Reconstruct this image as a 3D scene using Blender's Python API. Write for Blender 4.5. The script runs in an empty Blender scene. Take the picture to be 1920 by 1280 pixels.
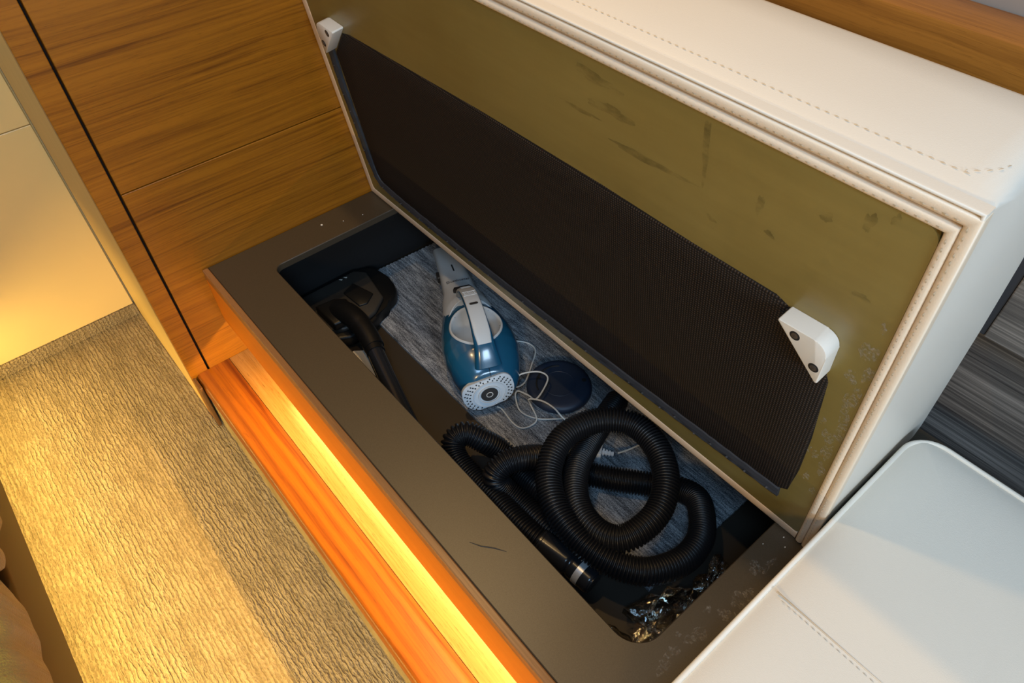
import bpy, bmesh, math, random
import numpy as np
from mathutils import Vector, Matrix, noise as mnoise

random.seed(4)
SC = bpy.context.scene
COL = SC.collection
K = 0.343                      # carpet level is z = 0; coordinates below count z from the bench top

# ------------------------------------------------------------------ camera
cam_d = bpy.data.cameras.new('camera')
cam = bpy.data.objects.new('camera', cam_d)
COL.objects.link(cam)
_R = Matrix(((0.644557601056232, -0.5548408467172523, 0.5260200887178337),
             (0.764273072431512, 0.486292148161077, -0.4235641851242866),
             (-0.02078872780501345, 0.6750345038966287, 0.7374932185079951)))
_M = _R.to_4x4()
_M.translation = Vector((1.09137349, -0.17825504, 0.83825772 + K))
cam.matrix_world = _M
cam_d.sensor_width = 36.0
cam_d.lens = 1341.98 * 36.0 / 1920.0
cam_d.clip_start = 0.02
SC.camera = cam

# ------------------------------------------------------------------ view, world, room lights
SC.view_settings.view_transform = 'Standard'
SC.view_settings.look = 'None'
SC.view_settings.exposure = 0.0
SC.view_settings.gamma = 1.0
SC.view_settings.use_curve_mapping = False

world = bpy.data.worlds.new('world')
SC.world = world
world.use_nodes = True
world.node_tree.nodes['Background'].inputs[0].default_value = (1.0, 0.90, 0.76, 1)
world.node_tree.nodes['Background'].inputs[1].default_value = 0.07


def area_light(name, loc, target, size, size_y, power, color, shape='RECTANGLE', spread=180):
    l = bpy.data.lights.new(name, 'AREA')
    l.shape = shape
    l.size = size
    if shape in ('RECTANGLE', 'ELLIPSE'):
        l.size_y = size_y
    l.energy = power
    l.color = color
    l.spread = math.radians(spread)
    o = bpy.data.objects.new(name, l)
    COL.objects.link(o)
    o.location = Vector(loc) + Vector((0, 0, K))
    d = Vector(target) - Vector(loc)
    o.rotation_euler = d.to_track_quat('-Z', 'Y').to_euler()
    return o


WARM = (1.0, 0.70, 0.36)
# two recessed ceiling spots over the berth and aisle, an added fill lamp for the lid, daylight from the hatch window
area_light('ceiling_spot_light', (0.15, 0.265, 1.75), (0.15, 0.265, 0), 0.06, 0.06, 8.0, (1.0, 0.62, 0.24), 'DISK')
area_light('ceiling_spot_light', (0.40, -0.12, 1.75), (0.40, -0.12, 0), 0.06, 0.06, 5.0, (1.0, 0.66, 0.30), 'DISK')
area_light('lid_fill_light', (1.5, -0.75, 0.75), (0.8, 0.30, 0.35), 0.16, 0.16, 5.0, (1.0, 0.68, 0.30), 'DISK')  # added warm fill that brightens the lid's underside, not a fitting of the cabin
area_light('window_daylight', (2.5, -0.35, 1.05), (0.9, 0.30, 0.0), 0.55, 0.4, 23, (0.55, 0.76, 1.0))
area_light('hatch_daylight', (1.36, -0.60, 1.72), (0.75, 0.30, 0.0), 0.4, 0.4, 12, (0.38, 0.66, 1.0))
# LED strip behind the bench fascia and under the sofa opposite
area_light('bench_led_light', (0.92, 0.046, -0.104), (0.92, -0.020, -0.134), 1.64, 0.005, 8.0, (1.0, 0.60, 0.15))
area_light('sofa_led_light', (0.82, -0.450, -0.188), (0.82, -0.355, -0.318), 2.3, 0.007, 10.5, (1.0, 0.68, 0.19))

# ------------------------------------------------------------------ helpers
BASE = {}


def link(name, bm, mat, parent=None, smooth=False, base=None, auto=None):
    """bm in scene coordinates (z from the bench top) -> one mesh object"""
    me = bpy.data.meshes.new(name)
    if base is None:
        base = BASE[parent.name] if parent is not None else Vector((0, 0, -K))
    base = Vector(base)
    bmesh.ops.translate(bm, verts=bm.verts, vec=-base)
    bmesh.ops.recalc_face_normals(bm, faces=bm.faces)
    bm.to_mesh(me)
    bm.free()
    if smooth:
        me.polygons.foreach_set('use_smooth', [True] * len(me.polygons))
        if auto:
            me.set_sharp_from_angle(angle=math.radians(auto))
    o = bpy.data.objects.new(name, me)
    COL.objects.link(o)
    if mat:
        me.materials.append(mat)
    if parent is not None:
        o.parent = parent
    else:
        o.location = base + Vector((0, 0, K))
    BASE[o.name] = base
    return o


def tag(o, label=None, cat=None, group=None, kind=None):
    if label: o['label'] = label
    if cat: o['category'] = cat
    if group: o['group'] = group
    if kind: o['kind'] = kind
    return o


def thing(name, base, label, cat, group=None):
    o = bpy.data.objects.new(name, None)
    COL.objects.link(o)
    o.empty_display_size = 0.05
    o.location = Vector(base) + Vector((0, 0, K))
    BASE[o.name] = Vector(base)
    return tag(o, label, cat, group)


def box(x0, x1, y0, y1, z0, z1, bevel=0.0, seg=2):
    bm = bmesh.new()
    bmesh.ops.create_cube(bm, size=1)
    for v in bm.verts:
        v.co = Vector((x0 + (v.co.x + .5) * (x1 - x0), y0 + (v.co.y + .5) * (y1 - y0), z0 + (v.co.z + .5) * (z1 - z0)))
    if bevel:
        bmesh.ops.bevel(bm, geom=list(bm.edges), offset=bevel, segments=seg, profile=.5, affect='EDGES')
    return bm


def grow(bm, other):
    me = bpy.data.meshes.new('tmp')
    other.to_mesh(me)
    other.free()
    bm.from_mesh(me)
    bpy.data.meshes.remove(me)
    return bm


def rings(rs, closed=True, cap=True):
    """loft through rings of equal length"""
    bm = bmesh.new()
    vs = [[bm.verts.new(p) for p in r] for r in rs]
    n = len(rs[0])
    for a, b in zip(vs[:-1], vs[1:]):
        for i in range(n if closed else n - 1):
            j = (i + 1) % n
            bm.faces.new((a[i], a[j], b[j], b[i]))
    if cap and closed:
        bm.faces.new(vs[0][::-1])
        bm.faces.new(vs[-1])
    return bm


def prism(poly, frame, h0, h1, bevel=0, seg=2):
    """poly (a,b) extruded between h0 and h1; frame(a,b,h) -> point"""
    bm = rings([[frame(a, b, h0) for a, b in poly], [frame(a, b, h1) for a, b in poly]])
    if bevel:
        bmesh.ops.bevel(bm, geom=list(bm.edges), offset=bevel, segments=seg, profile=.5, affect='EDGES')
    return bm


def rrect(x0, x1, y0, y1, r, n=8):
    """rounded rectangle, r one radius or four (x0y0, x1y0, x1y1, x0y1)"""
    rr = r if isinstance(r, (tuple, list)) else (r,) * 4
    out = []
    for (cx, cy, q, a0) in ((x0 + rr[0], y0 + rr[0], rr[0], 180), (x1 - rr[1], y0 + rr[1], rr[1], 270),
                            (x1 - rr[2], y1 - rr[2], rr[2], 0), (x0 + rr[3], y1 - rr[3], rr[3], 90)):
        for i in range(n + 1):
            a = math.radians(a0 + 90 * i / n)
            out.append((cx + q * math.cos(a), cy + q * math.sin(a)))
    return out


def spline(pts, step):
    """dense Catmull-Rom resampled at an even step"""
    P = np.array(pts, float)
    P = np.vstack([2 * P[0] - P[1], P, 2 * P[-1] - P[-2]])
    out = []
    for i in range(1, len(P) - 2):
        for t in np.linspace(0, 1, 24, endpoint=False):
            a, b, c, d = P[i - 1], P[i], P[i + 1], P[i + 2]
            out.append(.5 * (2 * b + (c - a) * t + (2 * a - 5 * b + 4 * c - d) * t * t + (3 * b - a - 3 * c + d) * t ** 3))
    out.append(P[-2])
    out = np.array(out)
    s = np.concatenate([[0], np.cumsum(np.linalg.norm(np.diff(out, axis=0), axis=1))])
    n = max(2, int(s[-1] / step))
    u = np.linspace(0, s[-1], n + 1)
    return np.stack([np.interp(u, s, out[:, k]) for k in range(3)], 1)


def tube(P, radius, sides=12, cap=True, flat=1.0):
    P = np.asarray(P, float)
    n = len(P)
    T = np.gradient(P, axis=0)
    T /= np.linalg.norm(T, axis=1)[:, None] + 1e-12
    up = np.array([0, 0, 1.0])
    if abs(T[0] @ up) > .9: up = np.array([1.0, 0, 0])
    N = up - T[0] * (up @ T[0])
    N /= np.linalg.norm(N)
    r = np.full(n, radius) if np.isscalar(radius) else np.asarray(radius)
    a = np.linspace(0, 2 * np.pi, sides, endpoint=False)
    out = []
    for i in range(n):
        N = N - T[i] * (N @ T[i])
        N /= np.linalg.norm(N) + 1e-12
        B = np.cross(T[i], N)
        out.append(P[i] + r[i] * (np.cos(a)[:, None] * N * flat + np.sin(a)[:, None] * B))
    return rings([[tuple(p) for p in q] for q in out], cap=cap)


def slab_with_hole(outer, inner, z0, z1):
    bm = bmesh.new()
    ed = []
    for loop in (outer, inner):
        vs = [bm.verts.new((x, y, z1)) for x, y in loop]
        ed += [bm.edges.new((vs[i], vs[(i + 1) % len(vs)])) for i in range(len(vs))]
    bmesh.ops.triangle_fill(bm, use_beauty=True, use_dissolve=False, edges=ed)
    ret = bmesh.ops.extrude_face_region(bm, geom=list(bm.faces))
    for v in ret['geom']:
        if isinstance(v, bmesh.types.BMVert): v.co.z = z0
    return bm


def text_bm(s, size, frame, depth=0.0004):
    """lettering as mesh; frame(a,b,h) maps text plane to the scene"""
    cu = bpy.data.curves.new('lettering', 'FONT')
    cu.body = s
    cu.size = size
    cu.extrude = depth
    cu.align_x = 'CENTER'
    cu.align_y = 'CENTER'
    cu.resolution_u = 3
    o = bpy.data.objects.new('lettering_source', cu)
    COL.objects.link(o)
    dg = bpy.context.evaluated_depsgraph_get()
    me = bpy.data.meshes.new_from_object(o.evaluated_get(dg))
    bm = bmesh.new()
    bm.from_mesh(me)
    for v in bm.verts: v.co = Vector(frame(v.co.x, v.co.y, v.co.z))
    bpy.data.objects.remove(o)
    bpy.data.curves.remove(cu)
    bpy.data.meshes.remove(me)
    return bm


# ------------------------------------------------------------------ materials
class NT:
    def __init__(s, name):
        s.m = bpy.data.materials.new(name)
        s.m.use_nodes = True
        s.t = s.m.node_tree
        s.b = s.t.nodes['Principled BSDF']
        s._co = None

    def n(s, typ, **kw):
        nd = s.t.nodes.new(typ)
        for k, v in kw.items():
            if k in nd.inputs:
                s.put(nd.inputs[k], v)
            else:
                setattr(nd, k, v)
        return nd

    def put(s, sock, v):
        if isinstance(v, bpy.types.NodeSocket):
            s.t.links.new(v, sock)
        else:
            if sock.type == 'RGBA' and len(v) == 3: v = (*v, 1)
            sock.default_value = v

    def co(s, scale=(1, 1, 1), rot=(0, 0, 0), src=None):
        if s._co is None: s._co = s.n('ShaderNodeTexCoord')
        mp = s.n('ShaderNodeMapping')
        s.put(mp.inputs['Vector'], src if src is not None else s._co.outputs['Object'])
        mp.inputs['Scale'].default_value = scale
        mp.inputs['Rotation'].default_value = rot
        return mp.outputs[0]

    def noise(s, vec, scale=1, detail=3, rough=.5, dist=0):
        return s.n('ShaderNodeTexNoise', Vector=vec, Scale=scale, Detail=detail, Roughness=rough, Distortion=dist).outputs['Fac']

    def ramp(s, fac, stops):
        r = s.n('ShaderNodeValToRGB')
        s.put(r.inputs['Fac'], fac)
        e = r.color_ramp.elements
        while len(e) < len(stops): e.new(.5)
        for i, (p, c) in enumerate(stops):
            e[i].position = p
            e[i].color = (c, c, c, 1) if not isinstance(c, (tuple, list)) else (*c, 1)
        return r.outputs['Color']

    def mix(s, fac, a, b, mode='MIX'):
        m = s.n('ShaderNodeMix')
        m.data_type = 'RGBA'
        m.blend_type = mode
        s.put(m.inputs[0], fac)
        s.put(m.inputs[6], a)
        s.put(m.inputs[7], b)
        return m.outputs[2]

    def math(s, op, a, b=0.0, c=0.0):
        m = s.n('ShaderNodeMath', operation=op)
        s.put(m.inputs[0], a)
        s.put(m.inputs[1], b)
        s.put(m.inputs[2], c)
        return m.outputs[0]

    def bump(s, h, strength, dist=.001):
        bn = s.n('ShaderNodeBump', Height=h, Strength=strength, Distance=dist)
        s.put(s.b.inputs['Normal'], bn.outputs[0])

    def set(s, **kw):
        names = dict(color='Base Color', rough='Roughness', metal='Metallic', spec='Specular IOR Level', coat='Coat Weight',
                     coat_rough='Coat Roughness', trans='Transmission Weight', alpha='Alpha', sheen='Sheen Weight', ior='IOR')
        for k, v in kw.items(): s.put(s.b.inputs[names[k]], v)
        return s


def plain(name, color, rough=.5, **kw):
    return NT(name).set(color=color, rough=rough, **kw).m


def teak(name, along, light=(.37, .135, .006), dark=(.145, .043, .001), streak=1.0, rough=.38, wavy=False, coat=.12):
    m = NT(name)
    def sc(al, ac):
        return tuple(al if i == along else ac for i in range(3))
    warp = m.n('ShaderNodeTexNoise', Vector=m.co(sc(3, 9)), Scale=1.0, Detail=2).outputs['Color']
    base = m.n('ShaderNodeVectorMath', operation='MULTIPLY_ADD')
    m.put(base.inputs[0], warp)
    base.inputs[1].default_value = (.014, .014, .014)
    m.put(base.inputs[2], m._co.outputs['Object'])
    v = base.outputs[0]
    broad = m.noise(m.co(sc(1.0, 58), src=v), 1, 4, .6)
    fine = m.noise(m.co(sc(3.2, 300), src=v), 1, 5, .68)
    pore = m.noise(m.co(sc(45, 900), src=v), 1, 2, .6)
    f = m.math('MULTIPLY_ADD', fine, .55, m.math('MULTIPLY', broad, .5))
    if wavy:
        w = m.n('ShaderNodeTexWave', Vector=m.co(sc(.9, 16), src=v), Scale=1.0, Distortion=5.0, Detail=2.5)
        w.bands_direction = 'Y' if along != 1 else 'X'
        f = m.math('MULTIPLY_ADD', w.outputs['Fac'], .16, m.math('MULTIPLY', f, .86))
    c = m.ramp(f, [(.38, dark), (.48, tuple(.55 * a + .45 * b for a, b in zip(light, dark))), (.60, light)])
    pm = m.ramp(pore, [(.60, 0.0), (.72, 1.0)])
    c = m.mix(m.math('MULTIPLY', pm, .35 * streak), c, tuple(.5 * q for q in dark))
    m.set(color=c, rough=rough, coat=coat, coat_rough=.25)
    m.bump(f, .12, .0006)
    return m.m


M = {}
M['teak_panel'] = teak('teak_veneer_across', 1)
M['teak_upright'] = teak('teak_veneer_stile', 1, (.38, .138, .006), (.15, .044, .001))
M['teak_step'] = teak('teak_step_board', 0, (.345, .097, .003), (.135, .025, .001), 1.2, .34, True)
M['teak_back'] = teak('teak_step_back', 0, (.42, .225, .07), (.30, .13, .024), 2.6, .3)
M['teak_trim'] = teak('teak_trim', 0, (.33, .15, .05), (.19, .08, .025), 1.2, .42)
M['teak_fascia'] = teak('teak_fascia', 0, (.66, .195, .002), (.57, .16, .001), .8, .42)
M['teak_ledge'] = teak('teak_ledge', 0, (.40, .16, .022), (.18, .062, .006), 1.0, .35)
M['teak_dark'] = teak('teak_dark_end', 2, (.17, .075, .02), (.09, .04, .012), 1.0, .5)
M['oak_side'] = teak('pale_oak_side', 2, (.72, .52, .21), (.64, .45, .165), .35, .5)
M['black_gap'] = plain('black_gap', (.006, .006, .006), .8)


def mk_carpet():
    m = NT('ribbed_loop_carpet')
    m.co()
    rib = m.n('ShaderNodeTexWave', Vector=m.co((.30, 1, 1)), Scale=41.0, Distortion=5.5, Detail=2.0)
    rib.bands_direction = 'Y'
    rib.inputs['Detail Scale'].default_value = 4.0
    rib.inputs['Detail Roughness'].default_value = .6
    loop = m.n('ShaderNodeTexVoronoi', Vector=m.co((.8, 1.2, 1)), Scale=260.0)
    tuft = m.math('SUBTRACT', 1.0, loop.outputs['Distance'])
    pile = m.noise(m.co((1, 1, 1)), 800, 2)
    patch = m.noise(m.co((12, 20, 1)), 1, 3, .6)
    amp = m.ramp(patch, [(.36, .35), (.62, .95)])
    h = m.math('ADD', m.math('MULTIPLY', rib.outputs['Fac'], amp), m.math('MULTIPLY', tuft, .55))
    h = m.math('MULTIPLY_ADD', pile, .45, h)
    streak = m.noise(m.co((10, 60, 1)), 1, 4, .65)
    c = m.ramp(m.math('MULTIPLY_ADD', streak, .6, m.math('MULTIPLY', patch, .4)), [(.33, (.30, .225, .12)), (.64, (.46, .36, .215))])
    dk = m.ramp(h, [(.45, .66), (1.15, 1.0)])
    c = m.mix(1.0, c, dk, 'MULTIPLY')
    m.set(color=c, rough=.95, spec=.1)
    m.bump(h, 1.0, .0035)
    return m.m


def mk_offcut():
    m = NT('grey_streaked_carpet')
    streak = m.noise(m.co((26, 230, 1)), 1, 5, .75)
    band = m.noise(m.co((5, 45, 1)), 1, 2, .5)
    loop = m.noise(m.co((1, 1, 1)), 520, 2, .7)
    f = m.math('MULTIPLY_ADD', streak, .5, m.math('MULTIPLY_ADD', band, .22, m.math('MULTIPLY', loop, .38)))
    c = m.ramp(f, [(.46, (.060, .064, .072)), (.55, (.23, .24, .255)), (.64, (.52, .53, .54))])
    m.set(color=c, rough=.95, spec=.1)
    m.bump(m.math('MULTIPLY_ADD', loop, .8, streak), 1.0, .003)
    return m.m


def mk_leather(name, col, rough=.42):
    m = NT(name)
    cell = m.n('ShaderNodeTexVoronoi', Vector=m.co(), Scale=900.0)
    soft = m.noise(m.co(), 12, 3)
    m.set(color=m.mix(m.math('MULTIPLY', soft, .25), col, tuple(.88 * c for c in col)), rough=rough, spec=.4)
    m.bump(m.math('MULTIPLY_ADD', m.noise(m.co(), 300, 2), .5, cell.outputs['Distance']), .10, .0006)
    return m.m


def mk_laminate():
    m = NT('dark_taupe_laminate')
    sp = m.noise(m.co(), 1500, 2, .7)
    c = m.ramp(sp, [(.35, (.034, .023, .011)), (.7, (.068, .050, .029))])
    m.set(color=c, rough=.44, spec=1.0)
    m.bump(sp, .12, .0003)
    return m.m


def mk_board():
    m = NT('board_with_olive_glow')  # olive base colour holds warm reflected light on a dark taupe board
    a = m.noise(m.co((1, 1, 1)), 7, 4, .6)
    g = m.noise(m.co((3, 3, 30)), 3, 4, .6)
    sp = m.noise(m.co(), 1100, 2)
    c = m.ramp(m.math('MULTIPLY_ADD', g, .35, m.math('MULTIPLY', a, .65)), [(.35, (.185, .136, .036)), (.68, (.24, .180, .05))])
    m.set(color=c, rough=m.math('MULTIPLY_ADD', a, .2, .26), spec=.9)
    m.bump(sp, .05, .0003)
    return m.m


def mk_mesh():
    m = NT('dark_woven_mesh')
    w1 = m.n('ShaderNodeTexWave', Vector=m.co(), Scale=95.0, Distortion=.6)
    w1.bands_direction = 'X'
    w2 = m.n('ShaderNodeTexWave', Vector=m.co(), Scale=95.0, Distortion=.6)
    w2.bands_direction = 'Z'
    f = m.math('MULTIPLY', w1.outputs['Fac'], w2.outputs['Fac'])
    c = m.ramp(f, [(.15, (.007, .0045, .003)), (.7, (.052, .033, .021))])
    m.set(color=c, rough=.75, spec=.25)
    m.bump(f, .8, .001)
    return m.m


def mk_greywood():
    m = NT('grey_striped_laminate')
    a = m.noise(m.co((1.6, 10, 34)), 1, 4, .6)
    b = m.noise(m.co((4, 10, 330)), 1, 4, .65)
    f = m.math('MULTIPLY_ADD', b, .6, m.math('MULTIPLY', a, .45))
    c = m.ramp(f, [(.38, (.034, .030, .029)), (.52, (.105, .095, .085)), (.66, (.25, .225, .20))])
    m.set(color=c, rough=.5)
    m.bump(b, .1, .0005)
    return m.m


M['carpet'] = mk_carpet()
M['offcut'] = mk_offcut()
M['leather'] = mk_leather('cream_white_leather', (.80, .74, .635))
M['leather_edge'] = mk_leather('cream_edge_leather', (.80, .65, .48), .38)
M['leather_strip'] = mk_leather('peach_edge_leather', (.84, .62, .42), .38)
M['stitch'] = plain('cream_thread', (.62, .52, .38), .7)
M['stitch_pale'] = plain('pale_thread', (.50, .44, .36), .7)
M['laminate'] = mk_laminate()
M['board'] = mk_board()
M['mesh'] = mk_mesh()
M['binding'] = plain('black_binding', (.026, .029, .036), .6)
M['staple'] = plain('dull_staple', (.25, .25, .26), .4, metal=.8)
M['greywood'] = mk_greywood()
M['bulkhead'] = plain('cream_gloss_panel', (.76, .56, .24), .35, coat=.1)
M['plastic_white'] = plain('white_block_plastic', (.78, .74, .66), .45)
M['screw'] = plain('steel_screw', (.22, .21, .2), .35, metal=.9)
M['hole'] = plain('dark_recess', (.012, .012, .012), .6)
M['box_floor'] = plain('dark_brown_liner', (.022, .015, .009), .55)
M['box_wall'] = plain('black_liner', (.005, .005, .0055), .65)
M['black_plastic'] = plain('black_plastic', (.007, .0065, .006), .42, spec=.35)
M['grey_plastic'] = plain('charcoal_plastic', (.032, .028, .023), .5)
M['hose'] = plain('black_hose_plastic', (.008, .008, .009), .38, spec=.4)
M['cuff'] = plain('glossy_black_cuff', (.016, .017, .02), .22)
M['chrome'] = plain('chrome_band', (.75, .75, .75), .3, metal=.5)
M['vac_blue'] = plain('petrol_blue_plastic', (.010, .085, .165), .22, coat=.4, coat_rough=.1)
M['vac_white'] = plain('pale_grey_plastic', (.62, .62, .60), .38)
M['vac_vent'] = plain('vent_plastic', (.55, .60, .64), .4)
M['vac_dark'] = plain('dark_inset', (.025, .023, .022), .4)
M['navy'] = plain('navy_base_plastic', (.018, .028, .052), .5)
M['cable'] = plain('pale_cable', (.62, .60, .55), .45)
M['adapter'] = plain('white_adapter', (.72, .74, .76), .4)
M['paper'] = plain('off_white_card', (.62, .58, .50), .7)
M['sofa'] = plain('taupe_sofa_base', (.115, .08, .027), .6)
M['grey_fabric'] = plain('grey_upper_panel', (.30, .27, .24), .6)
M['dust'] = plain('grey_dust', (.30, .26, .21), .9)
M['scratch'] = plain('dark_scratch', (.03, .026, .02), .7)


def mk_scuff():
    m = NT('dark_scuff')
    m.set(color=(.085, .062, .020), rough=.45)
    m.put(m.b.inputs['Alpha'], m.ramp(m.noise(m.co((.5, 1, 1.2)), 60, 4, .65), [(.40, 0.0), (.75, .42)]))
    return m.m


def mk_dustmat():
    m = NT('pale_dust_smear')
    m.set(color=(.42, .38, .32), rough=.9)
    m.put(m.b.inputs['Alpha'], m.ramp(m.noise(m.co((1, 1, 1)), 260, 5, .8), [(.46, 0.0), (.85, .9)]))
    return m.m


def mk_film():
    m = NT('clear_crumpled_film')
    t = m.t
    out = t.nodes['Material Output']
    bn = m.n('ShaderNodeBump', Height=m.noise(m.co(), 90, 3, .6), Strength=.6, Distance=.003)
    gl = m.n('ShaderNodeBsdfGlossy', Color=(1, .97, .92), Roughness=.07, Normal=bn.outputs[0])
    tr = m.n('ShaderNodeBsdfTransparent', Color=(.93, .92, .90))
    fz = m.n('ShaderNodeFresnel', IOR=1.5, Normal=bn.outputs[0])
    mx = m.n('ShaderNodeMixShader')
    m.put(mx.inputs[0], m.math('MULTIPLY_ADD', fz.outputs[0], .9, .03))
    t.links.new(tr.outputs[0], mx.inputs[1])
    t.links.new(gl.outputs[0], mx.inputs[2])
    t.links.new(mx.outputs[0], out.inputs['Surface'])
    return m.m


def mk_blanket():
    m = NT('ochre_knit_blanket')
    w = m.noise(m.co((40, 1, 1)), 8, 3)
    k = m.noise(m.co(), 420, 2)
    m.set(color=m.mix(w, (.29, .205, .028), (.38, .28, .045)), rough=.95, sheen=.3)
    m.bump(m.math('MULTIPLY_ADD', w, 1.0, k), .7, .002)
    return m.m


M['scuff'] = mk_scuff()
M['smear'] = mk_dustmat()
M['film'] = mk_film()
M['blanket'] = mk_blanket()

# ================================================================== SETTING
tag(link('floor', box(-.42, 1.9, -1.3, .02, -K - .02, -K), M['carpet']), 'ribbed beige loop carpet of the aisle', kind='structure')

wl = tag(link('wall_left', box(-.46, -.412, -1.3, -.1, -K, 1.0), M['bulkhead']), 'cream glossy bulkhead at the end of the aisle', kind='structure')
link('panel', box(-.413, -.400, -1.3, -.1035, -.310, .1515, .0012), M['bulkhead'], wl)
link('panel', box(-.413, -.400, -1.3, -.1035, .1530, 1.0, .0012), M['bulkhead'], wl)

bb = box(-.412, -.396, -1.3, -.101, -K, -.3115, .002)
tag(link('baseboard_left', bb, M['carpet']), 'carpet-covered skirting strip under the cream bulkhead', kind='structure')

wb = tag(link('wall_back', box(-.02, 1.9, .655, .70, -.25, .50), M['hole']), 'wall behind the berth', kind='structure')
o = link('panel', box(.0, 1.9, .640, .655, -.25, .50, .001), M['greywood'], wb)
o['label'] = 'grey striped wood laminate lower panel'
o = link('panel', box(1.003, 1.9, .600, .640, .2137, .50, .0015), M['greywood'], wb)
o['label'] = 'proud grey striped laminate upper panel'
o = link('edge_strip', box(.985, 1.0025, .602, .640, .2140, .50, .001), M['binding'], wb)
o['label'] = 'black edge strip of the upper panel'
o = link('panel', box(.0, 1.9, .6695, .70, .515, .95, .001), M['grey_fabric'], wb)
o['label'] = 'plain grey panel above the wooden ledge'

# wooden ledge above the berth
ld = thing('wooden_ledge', (.9, .63, .47), 'varnished teak ledge along the wall above the open berth lid', 'ledge')
link('ledge_board', box(.0, 1.9, .600, .6675, .470, .522, .0022, 2), M['teak_ledge'], ld, True, auto=40)
link('shadow_gap', box(.0, 1.9, .6672, .6697, .480, .5185), M['black_gap'], ld)

# ------------------------------------------------------------------ teak cabinet at the end of the berth
cb = thing('drawer_cabinet', (-.2, .26, -K), 'teak drawer cabinet with horizontal grain standing at the end of the berth', 'cabinet')
link('carcass', box(-.395, -.022, -.094, .63, -K, .95), M['black_gap'], cb)
o = link('side_panel', box(-.400, -.0205, -.1000, -.094, -K, .95, .001), M['oak_side'], cb); o['label'] = 'pale oak side panel facing the aisle'
st = link('stile', box(-.0205, .0, -.1000, -.0664, -K + .0, .95, .0012), M['teak_upright'], cb); st['label'] = 'narrow teak stile left of the black shadow gap'
link('drawer_front', box(-.0205, .0, -.0622, .63, -.235, .1895, .0010), M['teak_panel'], cb)['label'] = 'lower teak drawer front beside the bench'
link('drawer_front', box(-.0205, .0, -.0622, .63, .1912, .95, .0010), M['teak_panel'], cb)['label'] = 'tall upper teak drawer front'
ft = link('foot', box(.0005, .036, -.1000, -.0935, -K, -.2225, .002), M['teak_dark'], cb); ft['label'] = 'dark brown upright below the step end'

# ------------------------------------------------------------------ step below the bench
sp = thing('step', (.9, -.04, -K), 'orange-lit teak step running along the foot of the berth', 'step')
link('riser', box(.001, 1.75, -.0900, -.078, -K, -.249), M['carpet'], sp)['label'] = 'carpeted riser'
prof = [(-.0920, -.236), (-.0905, -.226), (-.0870, -.2215), (-.082, -.2200), (-.0225, -.2200), (-.0225, -.249), (-.0895, -.249), (-.0918, -.245)]
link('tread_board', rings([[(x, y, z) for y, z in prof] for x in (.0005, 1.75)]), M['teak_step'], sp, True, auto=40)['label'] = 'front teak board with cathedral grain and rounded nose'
link('tread_board', box(.0005, 1.75, -.0217, .075, -.249, -.2202, .0008), M['teak_back'], sp)['label'] = 'rear teak board under the light strip'
link('kick_board', box(.001, 1.75, .075, .085, -.30, -.14), M['teak_back'], sp)

# ------------------------------------------------------------------ berth base with open storage box
bn = thing('berth_bench', (.9, .3, -K), 'dark taupe bench top with rounded storage opening and teak front edge', 'bench')
X1 = 1.75
hole = rrect(.079, .9545, .1002, .545, (.016, .036, .02, .02), 10)
bt = slab_with_hole([(.0008, .0112), (X1, .0112), (X1, .63), (.0008, .63)], hole, -.014, 0.0)
bmesh.ops.bevel(bt, geom=[e for e in bt.edges if e.is_manifold and e.calc_face_angle(0) > 1.0], offset=.0012, segments=1, affect='EDGES')
top = link('bench_top', bt, M['laminate'], bn)
link('nosing', box(.0008, X1, .0000, .0108, -.020, .0004, .0018, 2), M['teak_trim'], bn)['label'] = 'narrow brown teak nosing'
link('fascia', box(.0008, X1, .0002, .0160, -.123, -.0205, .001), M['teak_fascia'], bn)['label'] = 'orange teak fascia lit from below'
link('underside', box(.0008, X1, .0161, .087, -.098, -.088), M['teak_trim'], bn)
link('light_strip', box(.10, X1, .040, .052, -.1000, -.0980), M['plastic_white'], bn)['label'] = 'strip light hidden under the fascia'
link('box_floor', box(.001, 1.06, .088, .615, -.200, -.190), M['box_floor'], bn)
link('box_wall', box(.0008, .004, .088, .615, -.190, -.0145), M['box_wall'], bn)['label'] = 'black end wall of the storage box'
link('box_wall', box(1.05, 1.06, .088, .615, -.190, -.0145), M['box_wall'], bn)['label'] = 'dark far end wall of the storage box'
link('box_wall', box(.004, 1.05, .606, .615, -.190, -.0145), M['box_wall'], bn)['label'] = 'dark rear wall of the storage box'
link('box_wall', box(.004, 1.05, .088, .096, -.190, -.0145), M['box_wall'], bn)['label'] = 'dark front wall of the storage box'


def patch(cx, cy, rx, ry, fr, seed, n=26):
    rnd = random.Random(seed)
    bm = bmesh.new()
    c = bm.verts.new(fr(cx, cy))
    ph = [rnd.uniform(0, 6.28) for _ in range(4)]
    vs = []
    for i in range(n):
        a = 2 * math.pi * i / n
        k = 1 + .22 * math.sin(2 * a + ph[0]) + .16 * math.sin(3 * a + ph[1]) + .12 * math.sin(5 * a + ph[2]) + .08 * math.sin(9 * a + ph[3])
        vs.append(bm.verts.new(fr(cx + rx * k * math.cos(a), cy + ry * k * math.sin(a))))
    for i in range(n): bm.faces.new((c, vs[i], vs[(i + 1) % n]))
    return bm


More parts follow.
